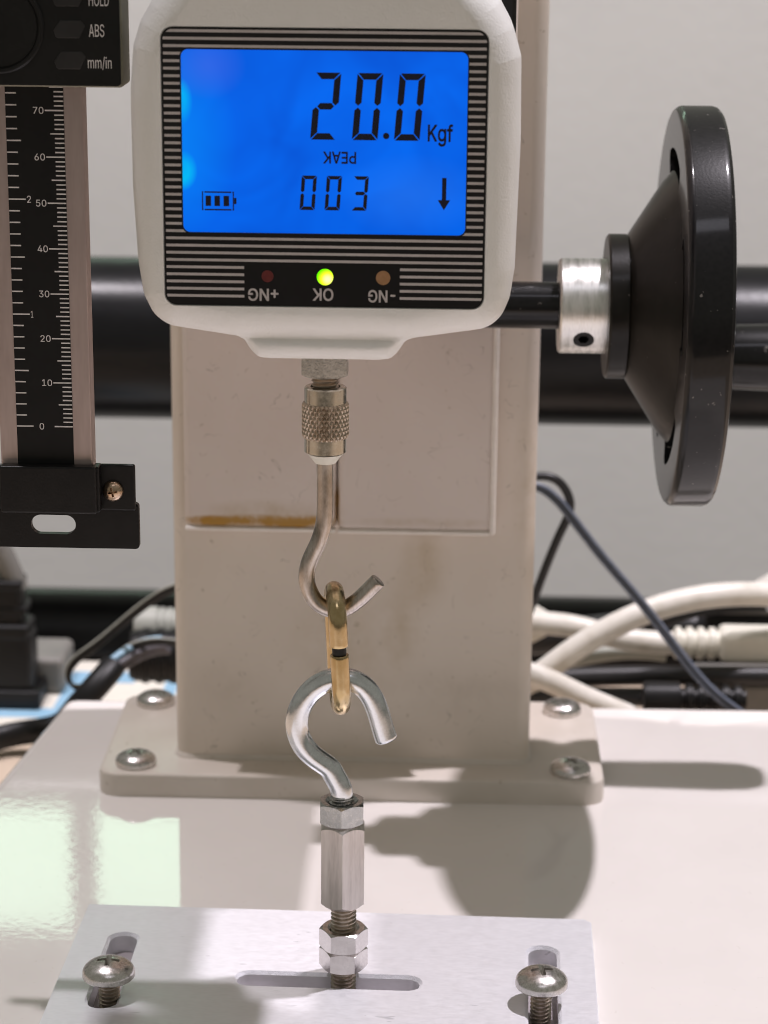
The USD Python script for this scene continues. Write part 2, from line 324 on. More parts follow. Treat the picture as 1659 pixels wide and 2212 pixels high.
def pan_head(at, z0, R, H, ang=0.0, recess=.55, flat=.22):
    """round headed screw head with a cross recess; z0 = under side"""
    prof = [(0, 0), (R*.97, 0), (R, .25), (R, flat*H+.2)]
    for k in range(1, 13):
        t = k/12*math.pi/2
        prof.append((R*math.cos(t) if k < 12 else 0, flat*H+.2+(H-flat*H-.2)*math.sin(t)))
    prof = [(r*(1.0), h) for r, h in prof]
    s = m3.CrossSection([prof]).revolve(64)
    s = s - cross_cutter(R*recess, H*.62, ang).translate((0, 0, H-.25))
    return tri(s.translate((at[0], at[1], z0)))
def text(t, h, at, y, width=None, flip=False, bold=False, shear=0.0, depth=.06):
    """lettering standing in the x-z plane facing -y; at = lower left corner as seen (upright)"""
    m = meshkit.text_mesh(t, 1.0, depth=1.0, bold=bold)
    v = m.vertices.copy()
    x0, x1 = v[:, 0].min(), v[:, 0].max()
    X = (v[:, 0]-x0)*h if width is None else (v[:, 0]-x0)/(x1-x0)*width
    Z = v[:, 1]*h; W = X.max()
    X = X + shear*Z
    if flip: X, Z = W - X, h - Z
    m.vertices = np.c_[at[0]+X, y - v[:, 2]*depth, at[1]+Z]
    if m.volume < 0: m.invert()
    return m

# ================================================================== SETTING
p = part('wall', box(-1600, 1600, 800, 830, -900, 200), WALL); tag(p, 'plain pale grey wall panel behind the test stand', 'wall', kind='structure')
p = part('table', box(-900, 900, -700, 226, -70, -45), TABLE); tag(p, 'light tan table top under the test stand', 'table', kind='structure')

# ================================================================== TEST STAND
st = thing('test_stand', 'cream painted test stand with column, screwed base plate and black handwheel', 'test stand')
# base casting: rounded top edge
bo = Polygon([(-94.5, 66.5), (160, 69.5), (160, -330), (-146, -330)])
hull = []
for z, ins in ((-44.9, 0.0), (-3.0, 0.0), (-1.5, .45), (-.5, 1.5), (0, 3.2)):
    q = bo.buffer(-3.5-ins+3.5 if False else -ins).buffer(0)
    q = q.buffer(-3, quad_segs=6).buffer(3, quad_segs=6)
    for x, y in list(q.exterior.coords)[:-1]: hull.append((x, y, z))
part('base', tri(m3.Manifold.hull_points(hull)), BASE_MAT, st, smooth=40)
# base plate with rounded corners and edge
pts = []
o = rrect(-72.8, 73.0, -13.0, 53.0, 6)
for z, ins in ((.02, .0), (5.8, .0), (6.65, .35), (7.0, 1.2)):
    for x, y in list(o.buffer(-ins, quad_segs=6).exterior.coords)[:-1]: pts.append((x, y, z))
bp = part('base_plate', tri(m3.Manifold.hull_points(pts)), PLATE_MAT, st, smooth=40)
part('shadow_gap', xy(o.buffer(-.7), -.0, .03), DARKHOLE, bp) if False else None
for i, (x, y, a) in enumerate(((-62.5, -4.9, 42), (-63.0, 44.6, 5), (63.4, -5.0, 38), (63.1, 43.7, 3))):
    part('plate_screw', pan_head((x, y), 7.0, 5.9, 3.9, a, .5), STEEL, st, smooth=30)
# column
co = rrect(-51.4, 51.6, 0, 60, 4.2, 10)
part('column', xy(co, 7.0, 330), COL_MAT, st, smooth=50)
part('column_weld', tri(m3.Manifold.hull_points([(x, y, z) for z, b in ((7.0, .8), (7.6, .55), (8.4, .03)) for x, y in list(co.buffer(b).exterior.coords)[:-1]])), PLATE_MAT, st, smooth=60)
# slide panel in two halves
def soft_panel(x0, x1, z0, z1, y0, y1, r):
    return rbox(x0, x1, y0, y1, z0, z1, r, 8)
part('slide_panel', tri(soft_panel(-47.2, -4.5, 78.5, 322, -6.0, 4, 2.2)), PANEL_MAT, st)
part('slide_panel', tri(soft_panel(-4.2, 39.6, 78.3, 322, -6.0, 4, 2.2)), PANEL_MAT, st)
part('lit_edge_strip', tri(rbox(38.4, 40.1, -6.7, -4.0, 78.1, 322, .8, 6)), LIT_EDGE, st, label='added strip, worn right edge of the raised panel painted pale to look lit')  # added strips, painted pale so the panel edges look lit
part('lit_edge_strip', tri(rbox(-4.2, 38.5, -6.5, -4.0, 77.9, 79.2, .6, 6)), LIT_EDGE, st, label='added strip painted pale for the lit lower edge of the raised panel, right half')
part('lit_edge_strip', tri(rbox(-47.0, -4.6, -6.5, -4.0, 78.1, 79.3, .6, 6)), LIT_EDGE, st, label='added strip painted pale for the lit lower edge of the raised panel, left half')
# carriage arm behind the gauge; its unseen block is sized to shade the base
part('carriage', tri(rbox(-40, 39.7, -111, -73, 223, 318, 1)), BLACK, st)
part('carriage_shade_block', tri(rbox(-42.5, 41.2, -72, -4.8, 158, 318, 2.5)), PANEL_MAT, st)
# drive shaft, collar, handwheel (turned about x)
WY, WZ = -25.0, 147.2
part('drive_shaft', lathe([(0, 20), (6.15, 20), (6.15, 56), (0, 56)], 'x', (0, WY, WZ)), BLACKG, st)
cl = man(lathe([(0, 54.9), (12.0, 54.9), (12.5, 55.4), (12.5, 68.5), (0, 68.5)], 'x', (0, WY, WZ), 96))
sd = np.array([0, -math.cos(math.radians(35)), -math.sin(math.radians(35))])
hole = m3.Manifold.cylinder(7, 2.75, 2.75, 32).rotate((125, 0, 0)).translate((61.2, WY+sd[1]*9.2, WZ+sd[2]*9.2))
clp = part('shaft_collar', tri(cl - hole), COLLAR, st)
ss = m3.Manifold.cylinder(3, 2.7, 2.7, 32) - m3.CrossSection([[(1.5*math.cos(k*math.pi/3), 1.5*math.sin(k*math.pi/3)) for k in range(6)]]).extrude(4).translate((0, 0, 1.2))
part('set_screw', tri(ss.rotate((125, 0, 0)).translate((61.2, WY+sd[1]*9.2, WZ+sd[2]*9.2))), BLACK, clp)
XL = 83.6
wp = [(0, XL+2)]
wheel = [(38, XL+.05), (50.6, XL), (51.4, XL+.35), (52.1, XL+1.2), (52.3, XL+2.0), (52.3, XL+9.6), (52.0, XL+10.7), (51.2, XL+11.5), (49.4, XL+11.9), (43, XL+11.9), (41.5, XL+10), (41.0, XL+6), (20, XL+6), (20, XL+.05)]
wm_ = man(lathe([(0, XL+6)] + [(r, h) for r, h in wheel[::-1][1:-1]][::-1][::-1] + [(0, XL+.05)] if False else [(0, XL+.05)] + wheel[:-2] + [(0, XL+6)], 'x', (0, WY, WZ), 128))
for k in range(5):
    a0 = 72*k+8
    cut = Polygon([(r*math.cos(math.radians(a)), r*math.sin(math.radians(a))) for r, a in [(26, a0), (41.5, a0-9)] + [(41.5, a0-9+j*6) for j in range(1, 8)] + [(41.5, a0+36), (26, a0+28)]]).buffer(-2).buffer(2)
    c = extrude(cut, 20); c.vertices = np.c_[c.vertices[:, 2]+XL-5, c.vertices[:, 0]+WY, c.vertices[:, 1]+WZ]
    if c.volume < 0: c.invert()
    wm_ = wm_ - man(c)
hw = part('handwheel', tri(wm_), BLACKG, st, smooth=28)
part('wheel_hub', lathe([(0, 67.2), (18.4, 67.2), (19.0, 67.7), (19.0, 72.2), (18.7, 72.35), (18.9, 72.6), (33.0, 81.6), (35.6, 84.0), (0, 84.0)], 'x', (0, WY, WZ), 96), WHEEL_HUB, hw, smooth=25)
hy, hz = 18.0, 125.0
part('hand_grip', lathe([(0, 94), (5.2, 94), (5.4, 96.5), (7.0, 97.5), (8.3, 100), (9.2, 108), (9.8, 126), (10.2, 138), (9.4, 147), (7.0, 151), (0, 152.5)], 'x', (0, hy, hz), 64), BLACKG, hw)

# ================================================================== FORCE GAUGE
ga = thing('force_gauge', 'white digital force gauge with lit blue display above the hooks', 'force gauge', loc=(0, -130, 157))
outl = [(-34.0, 163.6), (-37.2, 166.2), (-39.2, 170.5), (-40.2, 177.6), (-41.0, 193), (-41.1, 213), (-40.3, 222.5), (-38.7, 227.5), (-36.3, 231.5), (-31.5, 237.5), (-26, 242),
        (25.5, 242), (30.5, 237.8), (35.6, 232), (38.4, 227.0), (40.2, 221), (40.5, 204), (39.9, 177), (39.0, 170.5), (37.4, 166.5), (34.4, 163.9), (18, 161.4), (-19, 161.4)]
def shell(poly, layers):
    pts = []
    for y, ins in layers:
        q = poly.buffer(-ins, quad_segs=6)
        pts += [(x, y, z) for x, z in list(q.exterior.coords)[:-1]]
    return m3.Manifold.hull_points(pts)
OP = Polygon(outl).buffer(-7, quad_segs=16).buffer(7, quad_segs=24)
neck = None
lay = [(-148.3, 6.6), (-148.15, 5.6), (-147.5, 4.1), (-146.2, 2.4), (-144.0, .9), (-141.0, .15), (-138, 0), (-118, 0), (-113, .8), (-112, 2.0)]
body = shell(OP, lay)
boss = shell(Polygon([(-19.0, 163.5), (-17.6, 160.5), (-15.6, 157.6), (-13.6, 156.7), (12.6, 156.7), (14.6, 157.6), (16.6, 160.3), (18.2, 163.5)]), [(-145.6, 4.6), (-145.2, 3.0), (-144.2, 1.5), (-142.4, .4), (-140, 0), (-120, 0), (-117, 1.2)])
flare = shell(Polygon([(-22.5, 164.0), (-18.0, 160.9), (17.3, 160.9), (21.5, 164.0)]), [(-144.5, .9), (-142, .2), (-119, .2)])
FX0, FX1, FZ0, FZ1 = -33.7, 33.4, 169.3, 226.9
rec = man(xz(rrect(FX0, FX1, FZ0, FZ1, 2.6), -150, -147.7))
gm = tri((body + shell(Polygon([(-27, 232), (26.5, 232), (27, 318), (-27, 318)]), lay) + boss + flare).refine_to_length(1.3)); gm.merge_vertices()
keep = gm.vertices.copy(); trimesh.smoothing.filter_taubin(gm, lamb=.5, nu=.51, iterations=60)
gm = man(gm) - rec - man(xz(rrect(-30.0, 29.6, 184.3, 222.8, 1.8), -149, -146.9))
part('housing', tri(gm), GAUGE_MAT, ga, smooth=32)
SX0, SX1, SZ0, SZ1 = -29.55, 29.15, 184.8, 222.3
scr = rrect(SX0, SX1, SZ0, SZ1, 1.5)
face = rrect(FX0+.15, FX1-.15, FZ0+.15, FZ1-.15, 2.5).difference(scr)
YF = -148.0
fp = part('face_panel', xz(face, YF, -147.75), FACE_MAT, ga)
blank = sbox(-16.9, 169.4, 15.7, 178.6)
bars = []
for k in range(38):
    z = 226.0 - 1.515*k
    if z < FZ0+.9: break
    bars.append(sbox(FX0+.9 if 0 else FX0+.55, z-.28, FX1-.55, z+.28))
pr = unary_union(bars).intersection(rrect(FX0+.5, FX1-.5, FZ0+.5, FZ1-.5, 2.3)).difference(scr.buffer(.25)).difference(blank)
part('printed_stripes', xz(pr, YF-.03, YF), STRIPE_MAT, fp)
part('lamp_window', xz(rrect(-16.7, 15.6, 169.7, 178.5, .3), YF-.012, YF), FACE_MAT, fp)
lcd = part('display', xz(rrect(SX0+.02, SX1-.02, SZ0+.02, SZ1-.02, 1.5), -147.5, -147.2), LCD, ga)
YD = -147.53
def seg7(ch, x0, z0, w, h, t, shear, gap):
    on = {'0': 'abcdef', '2': 'abged', '3': 'abgcd'}[ch]; out = []; g = gap; m = h/2
    S = {'a': [(g, h), (w-g, h), (w-t-g*.3, h-t), (t+g*.3, h-t)], 'd': [(g, 0), (w-g, 0), (w-t-g*.3, t), (t+g*.3, t)],
         'b': [(w, h-g), (w, m+t*.45+g), (w-t*.5, m+g), (w-t, m+t*.45+g), (w-t, h-t-g)], 'f': [(0, h-g), (0, m+t*.45+g), (t*.5, m+g), (t, m+t*.45+g), (t, h-t-g)],
         'c': [(w, g), (w, m-t*.45-g), (w-t*.5, m-g), (w-t, m-t*.45-g), (w-t, t+g)], 'e': [(0, g), (0, m-t*.45-g), (t*.5, m-g), (t, m-t*.45-g), (t, t+g)],
         'g': [(t*.55+g, m), (t+g, m+t*.5), (w-t-g, m+t*.5), (w-t*.55-g, m), (w-t-g, m-t*.5), (t+g, m-t*.5)]}
    return [Polygon([(x0+x+shear*z, z0+z) for x, z in S[s]]).buffer(.02) for s in on]
def glyph(polys, name='numeral'):
    part(name, xz(unary_union(polys), YD, -147.5), LCD_INK, lcd)
for ch, x in (('2', -3.1), ('0', 5.5), ('0', 14.15)):
    glyph(seg7(ch, x, 204.25, 5.25, 13.6, 1.3, .082, .2))
glyph([Point(12.55, 205.15).buffer(.66)], 'decimal_point')
part('unit_lettering', text('Kgf', 3.3, (21.1, 204.2), YD+.05, 5.2, bold=True), LCD_INK, lcd)
part('mode_lettering', text('PEAK', 2.35, (-.4, 199.4), YD+.05, 6.8, flip=True, bold=True), LCD_INK, lcd)
for ch, x in (('0', -5.3), ('0', -.1), ('3', 5.45)):
    glyph(seg7(ch, x, 189.7, 3.1, 7.1, .70, .07, .11))
glyph([Polygon([(24.2, 196.7), (25.1, 196.7), (25.1, 192.1), (25.95, 192.1), (24.65, 190.0), (23.35, 192.1), (24.2, 192.1)])], 'arrow_sign')
bx0, bx1, bz0, bz1 = -25.6, -18.95, 189.35, 193.3
fr = sbox(bx0, bz0, bx1, bz1).difference(sbox(bx0+.24, bz0+.3, bx1-.24, bz1-.3))
cutx = unary_union([Polygon([(cx-.12, cz-.5), (cx+.12, cz-.5), (cx+.12, cz+.5), (cx-.12, cz+.5)]) for cx in (bx0+.42, bx1-.42) for cz in (bz0, bz1)])
glyph([fr.difference(cutx), sbox(-18.93, 190.7, -18.42, 192.0)] + [sbox(a, 190.25, a+1.15, 192.4) for a in (-24.85, -23.0, -21.1)], 'battery_sign')
for nm, x, m_, r in (('indicator_lamp', -12.0, LEDR, 1.25), ('indicator_lamp', .05, LEDG, 1.72), ('indicator_lamp', 12.2, LEDA, 1.5)):
    part(nm, lathe([(0, 0), (r, 0), (r*.9, .12), (r*.5, .25), (0, .3)], 'y', (x, YF-.013, 175.75), 40) if False else xz(Point(x, 175.75).buffer(r, quad_segs=16), YF-.05, YF), m_, ga,
         label={LEDR: 'dark red unlit round indicator lamp', LEDG: 'bright green lit round indicator lamp', LEDA: 'dull amber unlit round indicator lamp'}[m_])
part('lamp_lettering', text('+NG', 2.45, (-16.1, 170.6), YF-.0, 6.4, flip=True, bold=True, depth=.04), STRIPE_MAT, fp)
part('lamp_lettering', text('OK', 2.45, (-2.5, 170.8), YF-.0, 4.3, flip=True, bold=True, depth=.04), STRIPE_MAT, fp)
part('lamp_lettering', text('-NG', 2.45, (9.1, 170.6), YF-.0, 5.7, flip=True, bold=True, depth=.04), STRIPE_MAT, fp)
UX = -.9
part('mounting_nut', hexnut((UX, -130), 150.9, 156.75, 10.0, 30, top=False), ZINCN, ga, smooth=25)
part('threaded_stud', threaded((UX, -130), 147.0, 151.5, 3.05, .9), THREAD, ga, smooth=30)

# ================================================================== UPPER HOOK
uh = thing('pull_hook', 'steel J hook with knurled coupler hanging under the force gauge', 'hook', loc=(0, -130, 96))
cp = m3.CrossSection([[(0, 133.3), (4.0, 133.3), (4.65, 133.6), (4.65, 148.0), (4.35, 148.3), (3.3, 148.3), (3.3, 147.2), (0, 147.2)]]).revolve(80).translate((UX+.1, -130, 0))
part('coupler', tri(cp), CHROME, uh)
def knurl(at, z0, z1, r, d=.34, N=28):
    """diamond knurl: relief on a drum"""
    na, nz = 272, 72; a = np.linspace(0, 2*np.pi, na, endpoint=False); z = np.linspace(z0, z1, nz)
    A, Z = np.meshgrid(a, z); k = N*.5/(r)*1.9
    w1 = (A*N/(2*np.pi) + (Z-z0)*.52) % 1.0; w2 = (A*N/(2*np.pi) - (Z-z0)*.52) % 1.0
    g = np.minimum(np.minimum(w1, 1-w1), np.minimum(w2, 1-w2))*2
    rad = r - d + d*np.clip(g*1.8, 0, 1)
    end = np.minimum(np.clip((Z-z0)/.5, 0, 1), np.clip((z1-Z)/.5, 0, 1)); rad = rad - (1-end)*.35
    V = np.stack([at[0]+rad*np.cos(A), at[1]+rad*np.sin(A), Z], -1).reshape(-1, 3)
    f = []
    for i in range(nz-1):
        for j in range(na):
            q = (j+1) % na; f += [(i*na+j, i*na+q, (i+1)*na+q), (i*na+j, (i+1)*na+q, (i+1)*na+j)]
    V = np.vstack([V, [at[0], at[1], z0], [at[0], at[1], z1]])
    for j in range(na):
        q = (j+1) % na; f += [(na*nz, q, j), (na*nz+1, (nz-1)*na+j, (nz-1)*na+q)]
    return trimesh.Trimesh(V, np.array(f), process=False)
part('knurled_ring', knurl((UX+.1, -130), 136.8, 144.8, 5.22), KNURL, uh, smooth=20)
part('taper_collar', lathe([(0, 131.0), (2.4, 131.0), (4.0, 133.2), (0, 133.2)], at=(UX+.1, -130, 0)), WHITEP, uh)
A_ = lambda l: [(x, -130, z) for x, z in l]
uhp = [(-.85, 133.0), (-.85, 126), (-.9, 119.6), (-1.35, 115.8), (-2.55, 112.0), (-4.15, 108.4), (-4.95, 104.9), (-4.5, 101.6), (-2.95, 98.6), (-.6, 96.9), (2.55, 96.6), (4.75, 97.5), (7.5, 99.8), (11.1, 103.6)]
part('hook_rod', tube(spline(A_(uhp), 8), 1.85, 24, chamfer=.25), STEELDK, uh, smooth=50)

# ================================================================== BRASS LINK
ln = thing('chain_link', 'open brass coloured oval link joining the two hooks', 'link', loc=(2, -130, 74))
lz0, lz1, lr, hw_ = 73.9, 100.9, 2.12, 6.4      # centre line heights, wire radius, half width in depth
def link_point(s):
    """s along the oval, 0 at the top, going to the front (-y)"""
    L = (lz1-lz0) - 2*hw_; arc = math.pi*hw_; tot = 2*L+2*arc; d = (s % 1)*tot
    zc1, zc0 = lz1-hw_, lz0+hw_
    if d < arc/2: a = d/hw_; return (-hw_*math.sin(a), zc1+hw_*math.cos(a))
    d -= arc/2
    if d < L: return (-hw_, zc1-d)
    d -= L
    if d < arc: a = d/hw_; return (-hw_*math.cos(a), zc0-hw_*math.sin(a))
    d -= arc
    if d < L: return (hw_, zc0+d)
    d -= L; a = d/hw_; return (hw_*math.cos(a), zc1+hw_*math.sin(a))
tot = 2*((lz1-lz0)-2*hw_)+2*math.pi*hw_
s_gap0 = (math.pi*hw_/2 + ((lz1-hw_)-90.2))/tot; s_gap1 = (math.pi*hw_/2 + ((lz1-hw_)-88.0))/tot
path = []
for s in np.linspace(s_gap1, 1+s_gap0, 90):
    y, z = link_point(s); path.append((2.0 + (87.4-z)*.05 - y*.13, -130+y, z))
part('link_wire', tube(path, lr, 24, chamfer=.2), BRASS, ln, smooth=50)
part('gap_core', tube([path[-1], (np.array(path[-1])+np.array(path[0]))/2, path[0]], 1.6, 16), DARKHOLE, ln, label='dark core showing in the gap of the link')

# ================================================================== LOWER HOOK AND FIXTURE
lh = thing('anchor_hook', 'bright zinc hook on a hex coupling standing in the plate slot', 'hook', loc=(3.7, -130, 5))
hp = [(13.3, 65.6), (11.9, 70.3), (10.35, 74.8), (8.0, 78.2), (5.2, 79.75), (2.5, 80.1), (-.6, 79.3), (-3.5, 77.3), (-5.75, 74.3), (-7.05, 70.7), (-7.1, 67.3), (-6.05, 64.2), (-4.1, 61.6), (-1.3, 59.4), (.4, 58.0), (1.55, 56.0), (2.75, 53.6), (3.1, 51.2)]
part('hook_rod', tube(spline(A_(hp), 8), 2.62, 28, chamfer=.3), ZINC, lh, smooth=50)
part('hook_thread', threaded((3.15, -130), 44.8, 51.6, 2.95, 1.0), ZINCN, lh, smooth=30)
part('lock_nut', hexnut((3.2, -130), 45.1, 50.2, 10.0, 32, bore=3.0), ZINCN, lh, smooth=25)
part('coupling_nut', hexnut((3.45, -130), 24.0, 45.0, 10.0, 32, bore=3.0, cf=.90, tilt=1.0), HEXST, lh, smooth=25)
part('threaded_stud', threaded((3.7, -130), 1.5, 25, 3.0, 1.0), THREAD, lh, smooth=30)
part('plate_nut', hexnut((3.7, -130), 13.05, 18.0, 10.0, 2, bore=3.0), NICKEL, lh, smooth=25)
part('plate_nut', hexnut((3.7, -130), 8.0, 13.0, 10.0, 0, bore=3.0), NICKEL, lh, smooth=25)

# ================================================================== FIXTURE PLATE AND ITS SCREWS
pl = thing('fixture_plate', 'flat scratched aluminium plate with three slots on the stand base', 'plate', loc=(0, -130, 0))
ap = Polygon([(-62.6, -93.6), (62.6, -96.3), (64.2, -97.9), (63.0, -152.0), (62.4, -185), (-64.9, -185), (-64.3, -156)])
cuts = unary_union([slot((-51.0, -113.0), (-51.6, -144.0), 3.35), slot((51.4, -115.6), (50.2, -156.0), 3.45), slot((-18.2, -131.6), (18.6, -132.4), 3.2)])
core = man(xy(ap.buffer(-.25).buffer(.0), 0.02, 5.0).copy())
def bev(poly, z0, z1, ch):
    a = man(xy(poly, z0, z1-ch)); steps = 4
    for k in range(steps):
        a = a + man(xy(poly.buffer(-ch*(k+.5)/steps*1.0), z1-ch-.001, z1-ch+ch*(k+1)/steps))
    return a
solid = bev(ap, .02, 5.0, .35)
solid = solid - man(xy(cuts, -1, 6))
for k in range(8):
    solid = solid - man(xy(cuts.buffer(.09*(k+1)), 5.0-.09*(8-k), 6))
part('plate_body', tri(solid), ALU, pl, smooth=20)
part('slot_shade_sheet', box(-60, 60, -166, -101, .004, .016), SLOT_SHADE, pl)  # thin grey sheet added so the slot floors look shaded
for (x, y, lab, a) in ((-50.4, -141.0, 'raised cross head screw standing in the left slot of the plate', 0), (50.1, -141.0, 'raised cross head screw standing in the right slot of the plate', 8)):
    sc = thing('plate_bolt', lab, 'screw', 'bolts standing in the plate slots', loc=(x, y, 5))
    part('screw_head', pan_head((x, y), 9.6, 6.1, 4.3, a, .50, .2), STEEL, sc, smooth=30)
    part('screw_shank', threaded((x, y), .1, 9.8, 2.5, 1.0), THREAD, sc, smooth=30)

# ================================================================== DIGITAL SCALE
ds = thing('digital_scale', 'black and steel digital height scale with printed ruler beside the gauge', 'digital scale', loc=(-64, -126, 118))
YR = -126.0
part('beam', tri(rbox(-74.0, -53.4, YR, YR+5.5, 120, 320, .35, 4)), RULER, ds)
strip = part('scale_strip', box(-70.15, -57.5, YR-.12, YR+.5, 120.5, 319), SCALEBK, ds)
Z0 = 137.25
mm_m = []
for k in range(0, 77):
    ln_ = 4.05 if k % 10 == 0 else 3.0 if k % 5 == 0 else 2.05
    z = Z0 + k
    mm_m.append(box(-57.55-ln_, -57.55, YR-.16, YR-.10, z-.14, z+.14))
part('millimetre_marks', cat(*mm_m), PRINT, strip, smooth=False)
im = []
for k in range(0, 31):
    ln_ = 3.75 if k % 10 == 0 else 3.1 if k % 5 == 0 else 2.35
    z = Z0 + k*2.54
    im.append(box(-70.1, -70.1+ln_, YR-.16, YR-.10, z-.14, z+.14))
part('inch_marks', cat(*im), PRINT, strip, smooth=False)
for k in range(0, 8):
    s = str(k*10); h = 1.45; w = 2.25 if k else 1.0
    x = -61.9 - w if k else -65.0
    part('scale_numeral', text(s, h, (x, Z0+10*k-h/2), YR-.1, w), PRINT, strip)
for k in (1, 2, 3):
    part('scale_numeral', text(str(k), 1.5, (-66.1, Z0+25.4*k-.75), YR-.1, .5 if k == 1 else .85), PRINT, strip)
# readout head (lower end in view)
YH = -135.0
rd = part('readout_head', tri(rbox(-92, -43.4, YH+.4, YH+12.2, 213.0, 262, .8, 6)), OLIVE, ds)
part('readout_front', xz(rrect(-91.5, -43.75, 213.4, 261.5, .8), YH-.1, YH+.6), BLACK, rd)
def ringx(cx, cz, r0, r1, y0, y1):
    return xz(Point(cx, cz).buffer(r1, quad_segs=24).difference(Point(cx, cz).buffer(r0, quad_segs=24)), y0, y1)
part('round_bezel', lathe([(8.6, 0), (9.8, 0), (9.9, -.35), (9.5, -.75), (8.9, -.7), (8.6, -.2)], 'z', (0, 0, 0), 72).apply_transform(np.array([[1, 0, 0, -69.5], [0, 0, 1, YH-.1], [0, 1, 0, 225.6], [0, 0, 0, 1.]])), BLACK, rd)
part('round_cap', xz(Point(-69.5, 225.6).buffer(8.4, quad_segs=24), YH-.35, YH), BLACK, rd)
for z in (225.1, 218.7, 231.6):
    b = Polygon([(-57.3, z-1.5), (-57.7, z-.2), (-56.2, z+1.85), (-51.9, z+1.85), (-50.9, z+.8), (-52.2, z-1.9), (-56.9, z-1.9)]).buffer(-.4).buffer(.4)
    part('rubber_button', tri(shell(b, [(YH-.24, .25), (YH-.2, .08), (YH, 0)])), RUBBER, rd)
part('button_lettering', text('ABS', 2.55, (-50.2, 223.6), YH-.1, 3.2), PRINT, rd)
part('button_lettering', text('mm/in', 2.3, (-50.6, 217.1), YH-.1, 5.0), PRINT, rd)
part('button_lettering', text('HOLD', 2.6, (-50.1, 229.9), YH-.1, 4.2), PRINT, rd)
# end bracket
cs = tri(rbox(-73.9, -52.2, -129.2, -126.3, 117.8, 128.7, .5, 5))
clamp = part('clamp_strap', cat(cs, tri(rbox(-52.6, -44.0, -125.2, -123.8, 117.6, 128.4, .5, 5)), tri(rbox(-53.2, -51.6, -128.2, -123.9, 117.9, 128.5, .4, 5)), tri(rbox(-90, -73.6, -125.2, -123.8, 117.6, 128.0, .5, 5))), POWDER, ds)
part('strap_screw', lathe([(0, 0), (2.35, 0), (2.3, .5), (1.9, 1.2), (1.2, 1.6), (0, 1.75)], 'z').apply_transform(np.array([[1, 0, 0, -49.0], [0, 0, -1, -125.2], [0, 1, 0, 122.3], [0, 0, 0, 1.]])) if False else
     tri((m3.CrossSection([[(0, 0), (2.4, 0), (2.35, .5), (1.95, 1.15), (1.2, 1.6), (0, 1.75)]]).revolve(48) - cross_cutter(1.5, 1.0, 12).translate((0, 0, 1.7))).rotate((90, 0, 0)).translate((-49.0, -125.15, 122.3))), SCREWB, clamp)
bk = rrect(-95, -43.5, 108.2, 118.9, .9).difference(slot((-65.9, 113.7), (-60.2, 113.7), 2.25)).difference(sbox(-96, 119.5, -40, 130))
part('back_plate', xz(bk, -123.7, -122.0), POWDER, ds)

# ================================================================== PIPES BEHIND
pp = part('black_pipe', lathe([(0, -700), (31.3, -700), (31.3, 700), (0, 700)], 'x', (0, 250, 80.2), 96), PIPE); tag(pp, 'thick glossy black pipe running level behind the column at handwheel height', 'pipe', 'level black pipes behind the stand')
pp = part('black_pipe', lathe([(0, -700), (22, -700), (22, 700), (0, 700)], 'x', (0, 250, -45.4), 96), PIPE); tag(pp, 'lower black pipe lying on the table behind the cables', 'pipe', 'level black pipes behind the stand')

# ================================================================== CABLES AND PLUGS, LEFT
cd = thing('black_plug', 'tall stepped black power plug at the left edge behind the scale', 'plug', loc=(-135, 178, -44))
part('plug_flange', tri(rbox(-166, -122.5, 169, 188, -44.2, -37, 1.3, 6)), BLACK, cd)
part('plug_body', tri(rbox(-164, -125.6, 171, 186, -38, -15.5, 2.4, 6)), BLACK, cd)
part('plug_collar', tri(rbox(-163, -126.4, 170.6, 186, -18, -12.0, 1.6, 6)), BLACK, cd)
part('plug_neck', tri(rbox(-160, -129.0, 172.5, 184, -13, 3.2, 1.8, 6)), BLACK, cd)
part('plug_ridge', tri(rbox(-160, -127.4, 172, 184.5, -8.8, -5.2, 1.0, 6)), BLACK, cd)
part('plug_ridge', tri(rbox(-161, -128.6, 171.5, 184.5, 1.0, 4.6, 1.2, 6)), BLACK, cd)
part('plug_cord', tube(spline([(-131.5, 178, 0), (-134.5, 178, 9), (-139, 178, 19), (-145, 178, 32), (-154, 178, 66)], 8), 4.4), GREYB, cd)
p = part('grey_block', tri(rbox(-134, -116.5, 186, 212, -44.2, -30.0, 2.5, 6)), GREYB); tag(p, 'grey plastic block behind the foot of the tall black plug', 'block')
sheet = thing('card_sheet', 'white card with pale blue bands lying behind the base', 'card', loc=(-90, 190, -45))
part('card_body', box(-175, -48, 140, 224, -44.9, -44.3), PAPER, sheet)
part('blue_band', xy(Polygon([(-118.5, 172), (-111.5, 172), (-105, 200), (-92, 200), (-92, 212), (-117, 212)]), -44.3, -44.2), BLUEP, sheet)
part('blue_band', box(-80, -75, 172, 204, -44.3, -44.2), BLUEP, sheet)
part('blue_band', box(-174, -104, 162, 171.5, -44.3, -44.2), BLUEP, sheet)
tw = thing('twin_wire', 'thin twin black and green sheened wire looping left of the column', 'wire', loc=(-80, 108, -5))
lp = [(-46, 104, 27), (-56, 106, 26.5), (-65.6, 108, 24.0), (-78.4, 110, 14.8), (-92.9, 110, 2.2), (-100.2, 110, -4.0), (-101.8, 110, -9.6), (-98.6, 110, -12.6), (-90.8, 110, -8.3), (-82, 112, .4), (-72, 113, 3.6), (-65, 113, 3.3), (-48, 113, 6)]
sp = spline(lp, 8)
part('wire_core', tube(sp, .72, 12), RUBBER, tw); part('wire_core', tube(sp + np.array([.75, 0, -.95]), .72, 12), RUBBER, tw); part('wire_core', tube(sp + np.array([-.45, -.2, .8]), .38, 12), GREYP, tw, label='thin pale strand painting the green sheen along the wire edge')  # third strand is added, its pale colour standing in for sheen
